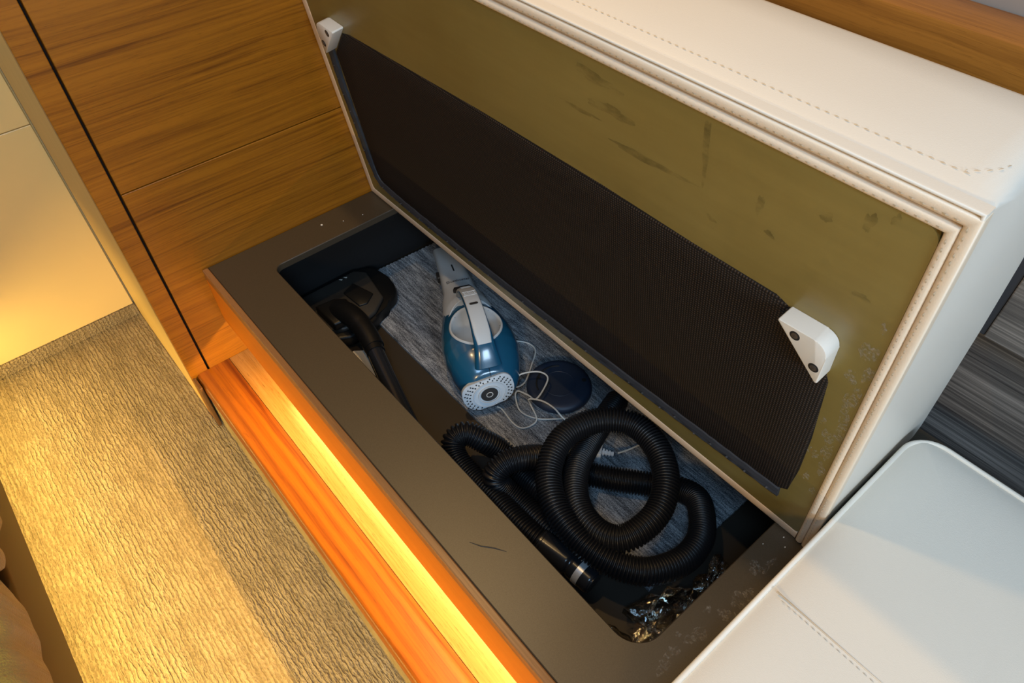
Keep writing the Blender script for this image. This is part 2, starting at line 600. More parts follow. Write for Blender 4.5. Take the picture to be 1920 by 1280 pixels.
bm = bmesh.new()
for i, (x, y, rx, ry) in enumerate([(.990, .243, .010, .016), (.991, .212, .008, .010), (.983, .168, .008, .014), (.977, .132, .006, .009), (.981, .112, .007, .009),
                                    (.976, .285, .007, .010), (.972, .20, .004, .006), (.985, .30, .004, .012), (.968, .152, .003, .004)]):
    grow(bm, patch(x, y, rx, ry, lambda a, b: (a, b, .0006), 20 + i))
o = link('dust_patch', bm, M['smear'], bn); o['kind'] = 'stuff'
bm = tube([(.7209, .0407, .0004), (.735, .0485, .0004), (.748, .0595, .0004), (.7617, .0682, .0004)], [.0002, .0007, .0007, .0002], 6)
link('scratch', bm, M['scratch'], bn)
bm = bmesh.new()
for (x, y, s) in ((.030, .225, .0012), (.047, .262, .0004), (.0552, .30, .0005), (.9745, .345, .0005), (.963, .318, .0004), (.9835, .335, .0005)):
    grow(bm, box(x - s, x + s * 1.6, y - s * 1.4, y + s * 1.4, .0, .0009))
o = link('crumb', bm, M['plastic_white'], bn); o['kind'] = 'stuff'

# ------------------------------------------------------------------ carpet offcut inside the box
bm = bmesh.new()
rnd = random.Random(3)
yy = np.arange(.242, .556, .0045)
lv = []
for i, y in enumerate(yy):
    lx = .012 + (y - .30) * .05 + (.0016 if i % 2 else -.0012) + rnd.uniform(-.0006, .0006)
    lv.append((lx, y))
for z in (-.1899, -.184):
    pass
low = [bm.verts.new((x, y, -.1898)) for x, y in lv] + [bm.verts.new((.872, yy[-1], -.1898)), bm.verts.new((.872, yy[0], -.1898))]
hi = [bm.verts.new((x, y, -.1840)) for x, y in lv] + [bm.verts.new((.872, yy[-1], -.184)), bm.verts.new((.872, yy[0], -.184))]
n = len(low)
bm.faces.new(hi)
bm.faces.new(low[::-1])
for i in range(n): bm.faces.new((low[i], low[(i + 1) % n], hi[(i + 1) % n], hi[i]))
tag(link('carpet_offcut', bm, M['offcut'], base=(.5, .4, -.19)), 'grey streaked carpet offcut lining the storage box, ragged left edge', 'carpet')

# ------------------------------------------------------------------ the lid: upholstered seat stood on edge
TH = .1378
S_, C_ = math.sin(TH), math.cos(TH)


def LP(u, v, t=0.0):
    return (.0012 + u, .3555 - v * S_ + t * C_, .0006 + v * C_ + t * S_)


lid = thing('upholstered_hatch', (.5, .47, 0), 'thick cream leather seat hatch tipped up, olive underside with black mesh facing out', 'hatch')
# thick cushion with a rounded front roll
pr = [(.000, .004), (.28, .004), (.548, .004), (.5575, .007), (.5605, .016), (.5625, .05), (.5625, .095), (.557, .128), (.538, .160), (.50, .192), (.44, .217), (.36, .236),
      (.24, .249), (.12, .255), (.02, .258), (.0, .250)]
cv, ct = .28, .12
rs = []
for u, ins in ((.003, 0.), (.3, 0.), (.6, 0.), (.9, 0.), (.975, 0.), (.985, .0015), (.993, .005), (.998, .010), (1.0012, .016), (1.0025, .024)):
    ring = []
    for v, t in pr:
        w = min(1, max(0, (t - .010) / .035))
        k = ins * w
        dv = (-1 if v > .3 else 0) * k
        dt = -k if t > .12 else 0
        ring.append(LP(u, max(v + dv, 0), t + dt))
    rs.append(ring)
link('cushion', rings(rs), M['leather'], lid, True, auto=50)
# board with rounded corners
link('board', prism(rrect(.0190, .9840, .0188, .5335, (.006, .006, .013, .008), 6), lambda a, b, h: LP(a, b, h), -.0016, .006, 0), M['board'], lid)['label'] = 'underside board with scuffs, warm bounce light coloured in as olive'


def frame_sweep(path, prof):
    """path (u,v) polyline mitred; prof (offset to the outside, t)"""
    P = [Vector(q) for q in path]
    rs = []
    for i, q in enumerate(P):
        d0 = (P[i] - P[i - 1]).normalized() if i else (P[1] - P[0]).normalized()
        d1 = (P[i + 1] - P[i]).normalized() if i < len(P) - 1 else d0
        n0, n1 = Vector((d0.y * -1, d0.x)), Vector((d1.y * -1, d1.x))
        mt = (n0 + n1).normalized()
        k = 1 / max(.3, mt.dot(n0))
        rs.append([LP(q.x + mt.x * a * k, q.y + mt.y * a * k, t) for a, t in prof])
    return rings(rs)


def halfround(w, h, base=.008, n=9):
    pts = [(-w / 2, base)]
    for i in range(n):
        a = math.pi * (1 - i / (n - 1))
        pts.append((w / 2 * math.cos(a), -h * math.sin(a) ** .6 if 0 < i < n - 1 else 0.0))
    return pts + [(w / 2, base)]


# right and top: two stitched rolls; left and bottom: one flat edge strip
link('edge_roll', frame_sweep([(.9885, .004), (.9885, .5382), (.004, .5382)][::-1], halfround(.0088, .0045)), M['leather_edge'], lid, True, auto=60)['label'] = 'inner stitched edge roll'
link('edge_roll', frame_sweep([(.9980, .001), (.9980, .5505), (.002, .5505)][::-1], halfround(.0106, .0040)), M['leather_edge'], lid, True, auto=60)['label'] = 'outer stitched edge roll'
link('edge_roll', frame_sweep([(1.0012, .002), (1.0012, .5588), (.002, .5588)][::-1], halfround(.0032, .0026)), M['leather'], lid, True, auto=60)['label'] = 'thin white piping round the lid'
link('edge_strip', frame_sweep([(.983, .0098), (.0098, .0098), (.0098, .5335)][::-1], halfround(.0188, .0025)), M['leather_strip'], lid, True, auto=60)['label'] = 'plain cream edge strip at bottom and left'


def dashes(pts, nrm, length=.0046, gap=.0032, w=.0007, h=.0005):
    """small stitches along a polyline, lying on a surface with normal nrm"""
    P = spline(pts, .0005) if len(pts) > 2 else np.linspace(pts[0], pts[1], max(3, int(np.linalg.norm(np.array(pts[1]) - np.array(pts[0])) / .0005)))
    s = np.concatenate([[0], np.cumsum(np.linalg.norm(np.diff(P, axis=0), axis=1))])
    bm = bmesh.new()
    N = Vector(nrm).normalized()
    q = 0
    while q + length < s[-1]:
        a = Vector([np.interp(q, s, P[:, k]) for k in range(3)])
        b = Vector([np.interp(q + length, s, P[:, k]) for k in range(3)])
        d = (b - a).normalized()
        sd = d.cross(N) * w
        top = (a + b) / 2 + N * h
        vs = [bm.verts.new(c) for c in (a - sd * .4, a + sd * .4, top + sd, b + sd * .4, b - sd * .4, top - sd)]
        bm.faces.new((vs[0], vs[1], vs[2], vs[5]))
        bm.faces.new((vs[5], vs[2], vs[3], vs[4]))
        q += length + gap
    return bm


fn = (0, -C_, -S_)
bm = dashes([LP(.30, .5382, -.0046), LP(.987, .5382, -.0046)], fn)
grow(bm, dashes([LP(.9885, .02, -.0046), LP(.9885, .537, -.0046)], fn))
grow(bm, dashes([LP(.30, .5495, -.0041), LP(.996, .5495, -.0041)], fn))
grow(bm, dashes([LP(.9970, .02, -.0041), LP(.9970, .549, -.0041)], fn))
grow(bm, dashes([LP(.30, .5620, .024), LP(.6, .5620, .024), LP(.94, .5620, .024), LP(.972, .5624, .027), LP(.986, .5612, .040), LP(.9905, .5585, .055)], (0, -S_, C_), .004, .004, .0005, .0003))
o = link('stitching', bm, M['stitch'], lid); o['kind'] = 'stuff'

# mesh ventilation cloth and its binding
mo = [(.062, .075), (.076, .062), (.19, .053), (.495, .061), (.812, .078), (.945, .086), (.953, .094), (.957, .15), (.9565, .22), (.951, .318), (.941, .342), (.916, .365), (.897, .381), (.880, .3875),
      (.783, .3865), (.658, .389), (.446, .387), (.134, .376), (.112, .371), (.066, .324), (.0635, .143)]
bm = bmesh.new()
c0 = np.mean(np.array(mo), 0)
R0 = [bm.verts.new(LP(a, b, -.0014)) for a, b in mo]
R1 = [bm.verts.new(LP(a + (c0[0] - a) * .01, b + (c0[1] - b) * .02, -.0042)) for a, b in mo]
R2 = [bm.verts.new(LP(a + (c0[0] - a) * .12, b + (c0[1] - b) * .2, -.0030)) for a, b in mo]
for A, B in ((R0, R1), (R1, R2)):
    for i in range(len(mo)):
        j = (i + 1) % len(mo)
        bm.faces.new((A[i], A[j], B[j], B[i]))
bm.faces.new(R2)
mc = link('mesh_cloth', bm, M['mesh'], lid, True, auto=50); mc['label'] = 'dark woven mesh panel on the underside'


def ribbon(path, w, t0, seed):
    rnd = random.Random(seed)
    P = spline([(a, b, 0) for a, b in path], .008)
    T = np.gradient(P, axis=0)
    T /= np.linalg.norm(T, axis=1)[:, None]
    rs = []
    for p, d in zip(P, T):
        nx, ny = -d[1], d[0]
        q = rnd.uniform(.9, 1.1)
        rs.append([LP(p[0] + nx * a * w * q, p[1] + ny * a * w * q, t) for a, t in ((-.5, -.0016), (-.46, t0 * .7), (-.18, t0 + rnd.uniform(-.0007, .0007)), (.0, t0 * .75), (.2, t0 * 1.1 + rnd.uniform(-.0007, .0007)), (.46, t0 * .8), (.5, -.0016))])
    return rings(rs, closed=True)


link('binding', ribbon([(.055, .335), (.050, .26), (.0535, .16), (.056, .10), (.066, .066), (.09, .058), (.19, .052), (.495, .054), (.812, .072), (.945, .079)], .0205, -.0078, 2), M['binding'], lid, True, auto=45)['label'] = 'rough black binding tape along left and bottom'
bm = bmesh.new()
rnd = random.Random(9)
bp = spline([(.055, .30, 0), (.052, .16, 0), (.066, .064, 0), (.19, .050, 0), (.495, .052, 0), (.812, .070, 0), (.93, .076, 0)], .028)
for p in bp:
    u, v = p[0] + rnd.uniform(-.003, .003), p[1] + rnd.uniform(-.003, .003)
    grow(bm, prism([(u - .0012, v - .0006), (u + .0012, v - .0004), (u + .0011, v + .0006), (u - .0011, v + .0005)], lambda a, b, h: LP(a, b, h), -.0092, -.006))
o = link('staple', bm, M['staple'], mc)
o['kind'] = 'stuff'

# scuffs and dusty smears on the board
bm = bmesh.new()
fr = lambda a, b: LP(a, b, -.0021)
for i, (u, v, ru, rv) in enumerate([(.655, .515, .030, .006), (.672, .488, .026, .007), (.72, .455, .05, .004), (.786, .50, .004, .030), (.846, .475, .004, .009), (.936, .512, .004, .010), (.9045, .497, .005, .005),
                                    (.953, .525, .003, .006), (.80, .43, .006, .003), (.62, .47, .03, .003), (.95, .44, .007, .004), (.86, .45, .005, .003)]):
    grow(bm, patch(u, v, ru, rv, fr, 50 + i))
o = link('scuff', bm, M['scuff'], lid); o['kind'] = 'stuff'
bm = bmesh.new()
for i, (u, v, ru, rv) in enumerate([(.972, .385, .007, .014), (.979, .36, .004, .012), (.967, .345, .005, .01), (.977, .318, .006, .016), (.973, .30, .004, .02), (.979, .265, .006, .02), (.970, .24, .006, .012),
                                    (.975, .215, .005, .016), (.963, .20, .006, .01), (.977, .18, .004, .014), (.966, .15, .003, .01), (.975, .42, .003, .006), (.978, .13, .003, .008), (.96, .26, .003, .006)]):
    grow(bm, patch(u, v, ru, rv, fr, 90 + i))
o = link('dust_smear', bm, M['smear'], lid); o['kind'] = 'stuff'


def catch(mir, u0, label):
    """triangular locating block; hypotenuse towards the middle of the lid"""
    r = .015
    pts = [(.0, .3850)]
    pts += [(.0510 - r + r * math.cos(a), .3862 - r + r * math.sin(a)) for a in np.linspace(math.pi / 2, 0, 9)]
    pts += [(.0510, .3350), (.0485, .3330), (-.0010, .3825)]
    f = (lambda a: u0 - a) if mir else (lambda a: u0 + a)
    poly = [(f(a), b) for a, b in pts]
    ck = link('catch_block', prism(poly, lambda a, b, h: LP(a, b, h), -.0215, -.0016, .0012, 2), M['plastic_white'], lid, True, auto=25)
    ck['label'] = label
    for a, b in ((.0185, .3765), (.0432, .3520)):
        bm = prism([(f(a) + .0034 * math.cos(q), b + .0034 * math.sin(q)) for q in np.linspace(0, 2 * math.pi, 16, endpoint=False)], lambda x, y, h: LP(x, y, h), -.0220, -.0200)
        for k in range(2):
            w, l = (.0004, .0018) if k else (.0018, .0004)
            bm2 = prism([(f(a) - w, b - l), (f(a) + w, b - l), (f(a) + w, b + l), (f(a) - w, b + l)], lambda x, y, h: LP(x, y, h), -.0223, -.0219)
            grow(bm, bm2)
        link('screw', bm, M['screw'], ck)
        cs = prism([(f(a) + .0052 * math.cos(q), b + .0052 * math.sin(q)) for q in np.linspace(0, 2 * math.pi, 16, endpoint=False)], lambda x, y, h: LP(x, y, h), -.0217, -.0205)
        link('screw_recess', cs, M['hole'], ck)
    return ck


catch(False, .8974, 'white triangular catch block at the right end')
catch(True, .1225, 'white triangular catch block at the left end')

# ------------------------------------------------------------------ neighbouring seat cushion
sc = thing('seat_cushion', (1.35, .26, 0.0012), 'pale leather seat cushion with white piping lying on the bench beside the lid', 'cushion')
YB, YF, ZT = .527, -.03, .100


def cush_outline(o, z, crown=False):
    return [(x, y, z) for x, y in rrect(1.0135 + o, 1.72 - o, YF + o, YB - o, max(.004, .038 - o), 9)]


rs = [cush_outline(-.0125, .0015), cush_outline(-.0115, .03), cush_outline(-.0085, .06), cush_outline(-.004, .085), cush_outline(.0, .0985)]
bm = bmesh.new()
vs = [[bm.verts.new(p) for p in r] for r in rs]
n = len(rs[0])
for a, b in zip(vs[:-1], vs[1:]):
    for i in range(n): bm.faces.new((a[i], a[(i + 1) % n], b[(i + 1) % n], b[i]))
bm.faces.new(vs[0][::-1])
link('cushion_border', bm, M['leather'], sc, True, auto=50)['label'] = 'side band of the cushion'


def cush_z(x, y):
    dx = min(x - 1.0135, 1.72 - x)
    dy = min(y - YF, YB - y)
    e = max(0, min(dx, dy))
    k = 1 - math.exp(-e / .018)
    z = .0985 + .0075 * k
    z -= .0022 * math.exp(-((y - .2175) / .004) ** 2)
    return z


bm = bmesh.new()
SEAM = .2175
ys = sorted(set(np.round(np.concatenate([np.linspace(0, 1, 40), [0.001, .004, .008, .014, .022, .03, .97, .978, .986, .992, .996, .999]]), 5).tolist()))
cx_, cy_ = 1.36, (YF + YB) / 2
grid_rings = [cush_outline(o, 0) for o in (0, .0015, .004, .008, .013, .020, .030, .045, .065, .09, .12, .15, .18, .21, .24)]
vs = []
for r in grid_rings:
    vs.append([bm.verts.new((x, y, cush_z(x, y))) for x, y, z in r])
for a, b in zip(vs[:-1], vs[1:]):
    for i in range(n): bm.faces.new((a[i], a[(i + 1) % n], b[(i + 1) % n], b[i]))
bm.faces.new(vs[-1])
link('cushion_top', bm, M['leather'], sc, True)
pp = [(x, y, .0995) for x, y in rrect(1.0125, 1.721, YF - .001, YB + .001, .038, 9)]
pp.append(pp[0])
link('piping', tube(np.array(pp), .0030, 10), M['leather'], sc, True)['label'] = 'white piping round the top edge'
zs = .1066
bm = dashes([(1.030, SEAM, zs), (1.60, SEAM, zs)], (0, 0, 1), .0042, .0030, .0006, .0004)
o = link('stitching', bm, M['stitch_pale'], sc); o['kind'] = 'stuff'
link('seam', tube([(1.022, SEAM + .0048, zs - .0003), (1.2, SEAM + .0048, zs - .0001), (1.62, SEAM + .0048, zs - .0001)], .0009, 8), M['leather'], sc, True)['label'] = 'raised seam beside the stitches'

# ------------------------------------------------------------------ sofa across the aisle with a blanket
sf = thing('sofa', (.75, -.75, -K), 'taupe sofa base at the left, lit along its lower edge', 'sofa')
link('base', box(-.39, 1.8, -1.2, -.4345, -.180, -.048, .010, 4), M['sofa'], sf, True, auto=40)
link('plinth', box(-.39, 1.8, -1.2, -.50, -K, -.180), M['hole'], sf)
link('seat', box(-.39, 1.8, -1.2, -.452, -.040, .05, .015, 3), M['sofa'], sf, True, auto=40)
link('light_strip', box(-.2, 1.75, -.458, -.446, -.184, -.180), M['plastic_white'], sf)['label'] = 'strip light under the sofa base'


def blanket():
    hem1 = [(.20, -.075), (.26, -.052), (.2913, -.034), (.33, -.022), (.3572, -.013), (.372, .012), (.385, .030), (.396, -.006), (.4024, -.0189), (.4273, -.0268), (.4624, -.0335), (.497, -.0334), (.5325, -.0292), (.60, -.04), (.7, -.07)]
    H = spline([(a, 0, b) for a, b in hem1], .006)
    rs = []
    for p in H:
        x, z = p[0], p[2]
        w = .0035 * math.sin(x * 60) + .002 * math.sin(x * 137)
        yo = -.4255 + w * .5
        row = [(x, yo, z), (x, yo + .001, z + .004), (x - .002, -.427 + w * .4, max(z + .015, .03)), (x - .004, -.434, .052 + w), (x - .008, -.452, .063 + w), (x - .012, -.55, .064 + w), (x - .02, -.75, .066), (x - .03, -.95, .066)]
        back = [(a, b - .005 if i < 4 else b, c - (.006 if i >= 4 else .001)) for i, (a, b, c) in enumerate(row)][::-1]
        rs.append(row + back)
    return rings(rs)


tag(link('blanket', blanket(), M['blanket'], base=(.4, -.6, .06), smooth=True, auto=60), 'ochre knitted blanket draped over the sofa at lower left', 'blanket')

# ================================================================== CONTENTS OF THE BOX
FZ = -.184
# ---- floor nozzle of a vacuum cleaner with its elbow and wand
nz = thing('vacuum_floor_nozzle', (.10, .22, -.19), 'black vacuum floor head with elbow and wand lying at the left end', 'vacuum nozzle')
# long axis along Y (slightly turned), front towards the end wall
prf = [(.012, .06), (.012, .285), (.018, .303), (.034, .315), (.070, .321), (.098, .317), (.118, .309), (.130, .298), (.136, .284), (.1385, .266), (.158, .238), (.168, .215), (.168, .170), (.158, .150), (.135, .130), (.128, .07), (.118, .055), (.03, .050)]
nb = prism(prf, lambda a, b, h: (a, b, h), -.1835, -.158, .006, 3)
link('head', nb, M['black_plastic'], nz, True, auto=50)
pl = [(.020, .075), (.020, .270), (.040, .288), (.125, .274), (.150, .240), (.158, .210), (.150, .165), (.128, .135), (.118, .075)]
link('cover_plate', prism(pl, lambda a, b, h: (a, b, h), -.1585, -.1475, .004, 2), M['grey_plastic'], nz, True, auto=50)['label'] = 'charcoal top plate of the floor head'
pd = [(.056, .247), (.108, .262), (.124, .238), (.120, .222), (.067, .217)]
link('pedal', prism(pd, lambda a, b, h: (a, b, h), -.1480, -.1440, .0015, 2), M['black_plastic'], nz, True, auto=50)['label'] = 'glossy black foot pedal'
sk = [(.078, .150), (.083, .190), (.098, .208), (.140, .206), (.150, .188), (.146, .152)]
link('socket', prism(sk, lambda a, b, h: (a, b, h), -.1500, -.130, .004, 2), M['black_plastic'], nz, True, auto=50)
NP = spline([(.108, .184, -.146), (.135, .187, -.131), (.165, .1885, -.124), (.195, .187, -.122), (.223, .183, -.123), (.250, .177, -.126)], .004)
link('elbow', tube(NP, np.interp(np.linspace(0, 1, len(NP)), [0, .3, .55, .6, 1], [.0235, .0215, .0205, .0195, .0190]), 24), M['black_plastic'], nz, True, auto=50)
WP = spline([(.240, .1785, -.1250), (.300, .163, -.1300), (.38, .143, -.1370), (.46, .124, -.144)], .01)
wd = link('wand', tube(WP, np.full(len(WP), .0152), 24), M['cuff'], nz, True, auto=50)
link('collar', tube(spline([(.246, .177, -.1255), (.253, .1752, -.1261), (.262, .1728, -.1268)], .003), .0172, 24), M['black_plastic'], wd, True, auto=50)
mk = bmesh.new()
for (x, y) in ((.024, .232), (.0245, .243)):
    grow(mk, prism([(x, y), (x + .006, y + .003), (x + .0045, y + .006)], lambda a, b, h: (a, b, h), -.1477, -.1472))
link('mark', mk, M['paper'], nz)['label'] = 'two small pale marks printed on the plate'

# ---- white card under the wand
cd = prism([(.176, .135), (.178, .165), (.191, .182), (.222, .173), (.258, .163), (.262, .135)], lambda a, b, h: (a, b, h), -.1895, -.1860, .0006, 1)
tag(link('white_card', cd, M['paper'], base=(.2, .16, -.19)), 'small off-white card corner showing under the black wand', 'card')

# ---- handheld vacuum
hv = thing('handheld_vacuum', (.35, .33, FZ), 'petrol blue and pale grey handheld vacuum lying on the carpet offcut', 'vacuum cleaner')
oa = Vector((.4522, .2739, 0)) + Vector((-.411, -.911, 0)).normalized() * -.013
ax = Vector((-.911, .411, 0)).normalized()
bx = Vector((-ax.y, ax.x, 0))


def VP(x, y, z):
    q = oa + ax * x + bx * y
    return (q.x, q.y, FZ + .001 + z)


XS = [0., .008, .02, .04, .065, .09, .12, .15, .18, .205, .225, .24]
WS = [.034, .045, .0535, .062, .0672, .0682, .0655, .0588, .0500, .0435, .0385, .035]
ZB = [.014, .008, .004, .001, 0, 0, 0, .001, .003, .005, .007, .009]
ZTp = [.072, .079, .086, .094, .099, .100, .098, .093, .086, .080, .074, .070]


def bodyp(x):
    return [float(np.interp(x, XS, q)) for q in (WS, ZB, ZTp)]


def sect(x, n=56, grow_=0.0, e=2.5):
    w, zb, zt = bodyp(x)
    w += grow_; zb -= grow_ * .2; zt += grow_
    zc, h = (zb + zt) / 2, (zt - zb) / 2
    kk = max(0, 1 - x / .11)
    out = []
    for i in range(n):
        a = 2 * math.pi * i / n
        c, s = math.cos(a), math.sin(a)
        y = w * math.copysign(abs(c) ** (2 / e), c)
        z = zc + h * math.copysign(abs(s) ** (2 / e), s)
        out.append((x + .45 * kk * (z - .040), y, z))
    return out


def zsurf(x, y, e=2.5):
    """height of the shell above (x,y)"""
    xs = x
    for _ in range(4):
        w, zb, zt = bodyp(max(0, xs))
        zc, h = (zb + zt) / 2, (zt - zb) / 2
        z = zc + h * max(0, 1 - min(1, abs(y / w)) ** e) ** (1 / e)
        xs = x - .45 * max(0, 1 - xs / .11) * (z - .040)
    return z


bm = bmesh.new()
xsq = [0, .002, .006, .012, .02, .03] + list(np.linspace(.04, .235, 50)) + [.24]
R = []
for i, x in enumerate(xsq):
    s = sect(x)
    if i == 0:
        m0 = np.mean(np.array(s), 0)
        s = [tuple(m0 + (np.array(p) - m0) * .93) for p in s]
    R.append(s)
vsr = [[bm.verts.new(VP(*p)) for p in r] for r in R]
n = len(R[0])
BC, BA, BB = .112, .0500, .0470
for r0, r1, p0, p1 in zip(vsr[:-1], vsr[1:], R[:-1], R[1:]):
    for i in range(n):
        j = (i + 1) % n
        c = (np.array(p0[i]) + np.array(p0[j]) + np.array(p1[i]) + np.array(p1[j])) / 4
        if c[2] > .055 and ((c[0] - BC) / (BA * .97)) ** 2 + (c[1] / (BB * .97)) ** 2 < 1: continue
        bm.faces.new((r0[i], r0[j], r1[j], r1[i]))
bm.faces.new(vsr[0][::-1]); bm.faces.new(vsr[-1])
body = link('body', bm, M['vac_blue'], hv, True, auto=50); body['label'] = 'glossy petrol blue shell'
# recess under the handle
rr = []
na = 48
for k, dz in ((1.035, .0005), (1.02, .0030), (.985, .0040), (.95, .0022), (.92, -.004), (.85, -.015), (.7, -.026), (.4, -.033), (.1, -.035)):
    rr.append([VP(BC + BA * k * math.cos(a), BB * k * math.sin(a),
                  (zsurf(BC + BA * min(k, 1.0) * math.cos(a), BB * min(k, 1.0) * math.sin(a)) if k > .9 else .088 * .35 + .65 * zsurf(BC + BA * .92 * math.cos(a), BB * .92 * math.sin(a))) + dz)
               for a in np.linspace(0, 2 * math.pi, na, endpoint=False)])
bm = rings(rr, cap=False)
link('recess', bm, M['vac_white'], hv, True)['label'] = 'pale oval hand recess with raised rim'
# side parting line
# handle: blue bow with grey inlay
HPATH = [(.024, .078), (.034, .093), (.046, .108), (.062, .121), (.085, .131), (.112, .135), (.140, .131), (.165, .121), (.186, .106), (.200, .090), (.206, .080)]
HP = spline([(a, 0, b) for a, b in HPATH], .004)


def bow(P, wfun, hfun, lift=0.0, n=20, e=3.5):
    T = np.gradient(P, axis=0)
    T /= np.linalg.norm(T, axis=1)[:, None]
    rs = []
    for i, (p, t) in enumerate(zip(P, T)):
        nrm = np.array([-t[2], 0, t[0]])
        f = i / (len(P) - 1)
        w, h = wfun(f), hfun(f)
        ring = []
        for k in range(n):
            a = 2 * math.pi * k / n
            c, s = math.cos(a), math.sin(a)
            y = w * math.copysign(abs(c) ** (2 / e), c)
            q = h * math.copysign(abs(s) ** (2 / e), s) + lift
            ring.append(VP(p[0] + nrm[0] * q, y, p[2] + nrm[2] * q))
        rs.append(ring)
    return rings(rs)


hd = link('handle', bow(HP, lambda f: float(np.interp(f, [0, .15, .4, .8, 1], [.024, .0185, .0158, .0150, .0160])), lambda f: float(np.interp(f, [0, .2, .5, 1], [.010, .009, .0075, .007]))), M['vac_blue'], hv, True, auto=60)
HT = HP[int(len(HP) * .19):]
link('grip', bow(HT, lambda f: float(np.interp(f, [0, .1, .4, 1], [.0125, .0145, .0138, .0140])), lambda f: .0028, .0075), M['vac_white'], hd, True, auto=60)['label'] = 'pale grey grip along the handle'


def hframe(f0):
    """frame on top of the grip at arc fraction f0: a across (text x), b along towards the nozzle"""
    i = int(f0 * (len(HP) - 1))
    p = HP[i]
    t = HP[min(i + 2, len(HP) - 1)] - HP[max(i - 2, 0)]
    t = t / np.linalg.norm(t)
    nr = np.array([-t[2], 0, t[0]])
    def f(a, b, h):
        q = p + t * b + nr * (.0102 + h)
        return VP(q[0], -a, q[2])
    return f


pill = [(x, y) for x, y in rrect(-.0078, .0078, -.0022, .0022, .0021, 5)]
link('switch', prism(pill, hframe(.50), 0, .0012, .0004, 1), M['vac_dark'], hd, True, auto=50)['label'] = 'dark sliding power switch'
for f0 in (.80, .845):
    link('grip_ridge', prism(rrect(-.0095, .0095, -.0014, .0014, .0013, 4), hframe(f0), 0, .0012, .0004, 1), M['vac_white'], hd, True, auto=50)
bm = text_bm('BLACK+\nDECKER', .0058, hframe(.655), .0003)
fr_ = hframe(.655)
for (a0, a1, b0, b1) in ((-.0125, .0125, .0067, .0072), (-.0125, .0125, -.0086, -.0081), (-.0125, -.0120, -.0086, .0072), (.0120, .0125, -.0086, .0072)):
    grow(bm, prism([(a0, b0), (a1, b0), (a1, b1), (a0, b1)], fr_, -.0004, .0004))
link('lettering', bm, plain('embossed_letter', (.72, .72, .70), .35), hd)['label'] = 'embossed maker lettering in a small frame'

# nozzle in pale grey
NX = [.170, .185, .205, .225, .245, .27, .30, .34, .38, .412]
NW = [.0535, .0525, .0480, .0415, .0350, .0310, .0290, .0270, .0250, .0235]
NB = [.001, .001, .002, .004, .005, .006, .007, .008, .009, .010]
NTp = [.0905, .089, .085, .079, .072, .066, .060, .052, .043, .034]
rs = []
for x, w, zb, zt in zip(NX, NW, NB, NTp):
    zc, h = (zb + zt) / 2, (zt - zb) / 2
    ring = []
    for i in range(40):
        a = 2 * math.pi * i / 40
        c, s = math.cos(a), math.sin(a)
        e = 2.6 if x < .25 else 4.0
        z = zc + h * math.copysign(abs(s) ** (2 / e), s)
        # rear rim swept back along the sides
        xs = x - (.045 * (abs(c) ** 1.6) if x < .175 else .045 * (abs(c) ** 1.6) * max(0, (.225 - x) / .055)) + (.016 * max(0, s) if x < .19 else 0)
        ring.append(VP(xs, w * math.copysign(abs(c) ** (2 / e), c) + 0, z))
    rs.append(ring)
link('nozzle', rings(rs), M['vac_white'], hv, True, auto=55)['label'] = 'pale grey tapered dust bowl nozzle'
link('brush_slot', prism(rrect(-.018, .018, -.0075, .0035, .003, 4), lambda a, b, h: VP(.414 + h, a, .022 + b), 0, .004), M['hole'], hv)['label'] = 'dark mouth of the nozzle'
def nfr(a, b, h):
    x = .264 + b
    return VP(x, -a, float(np.interp(x, NX, NTp)) + h + .0008 - 3 * a * a)
link('lettering', text_bm('Dustbuster', .0105, nfr, .0005), plain('grey_print', (.16, .15, .145), .5), hv)['label'] = 'small dark lettering across the nozzle'
def nfr2(a, b, h):
    x = .315 + b
    return VP(x, -a, float(np.interp(x, NX, NTp)) + h - .0004)
link('crevice', prism(rrect(-.0014, .0014, -.013, .013, .0012, 4), nfr2, -.001, .0012), M['vac_dark'], hv)['label'] = 'narrow dark slot on the nozzle'
lt = [(-.0190, -.006), (-.0150, .004), (.0150, .004), (.0190, -.006), (.0140, -.0085), (-.0140, -.0085)]
link('release_latch', prism(lt, lambda a, b, h: VP(.2235 + b, -a, .0830 - b * .35 + h), -.004, .0045, .0012, 2), M['vac_dark'], hv, True, auto=50)['label'] = 'dark release latch in front of the handle'
sb = prism(rrect(-.010, .010, -.008, .008, .003, 4), lambda a, b, h: VP(.325 + a, .0275 + h, .030 + b), -.004, .006, .001, 1)
link('side_clip', sb, M['vac_dark'], hv)['label'] = 'dark clip on the side of the nozzle'

rim = [Vector(p) for p in rs[0]]
link('rim', tube(np.array(rim + rim[:1]), .0016, 8, cap=False), M['vac_white'], hv, True)
# exhaust vent plate at the tail
en = Vector((-.91, 0, .41)).normalized()
eu = Vector((.41, 0, .91)).normalized()
VC = Vector((-.0040, -.008, .0400))
er = Vector((0, -1, 0))
_rl = math.radians(9)
er, eu = er * math.cos(_rl) + eu * math.sin(_rl), eu * math.cos(_rl) - er * math.sin(_rl)


def vf(a, b, h):
    q = VC + er * a + eu * (b * .88) + en * h
    return VP(q.x, q.y + .016, q.z)


vo = rrect(-.0465, .0465, -.0280, .0320, (.0275, .0275, .020, .020), 8)
vp = link('vent_plate', prism(vo, vf, -.008, .0020, .0016, 2), M['vac_vent'], hv, True, auto=40); vp['label'] = 'pale rounded exhaust plate'
circ = lambda r, n=36: [(r * math.cos(q), -.002 + r * .86 * math.sin(q)) for q in np.linspace(0, 2 * math.pi, n, endpoint=False)]


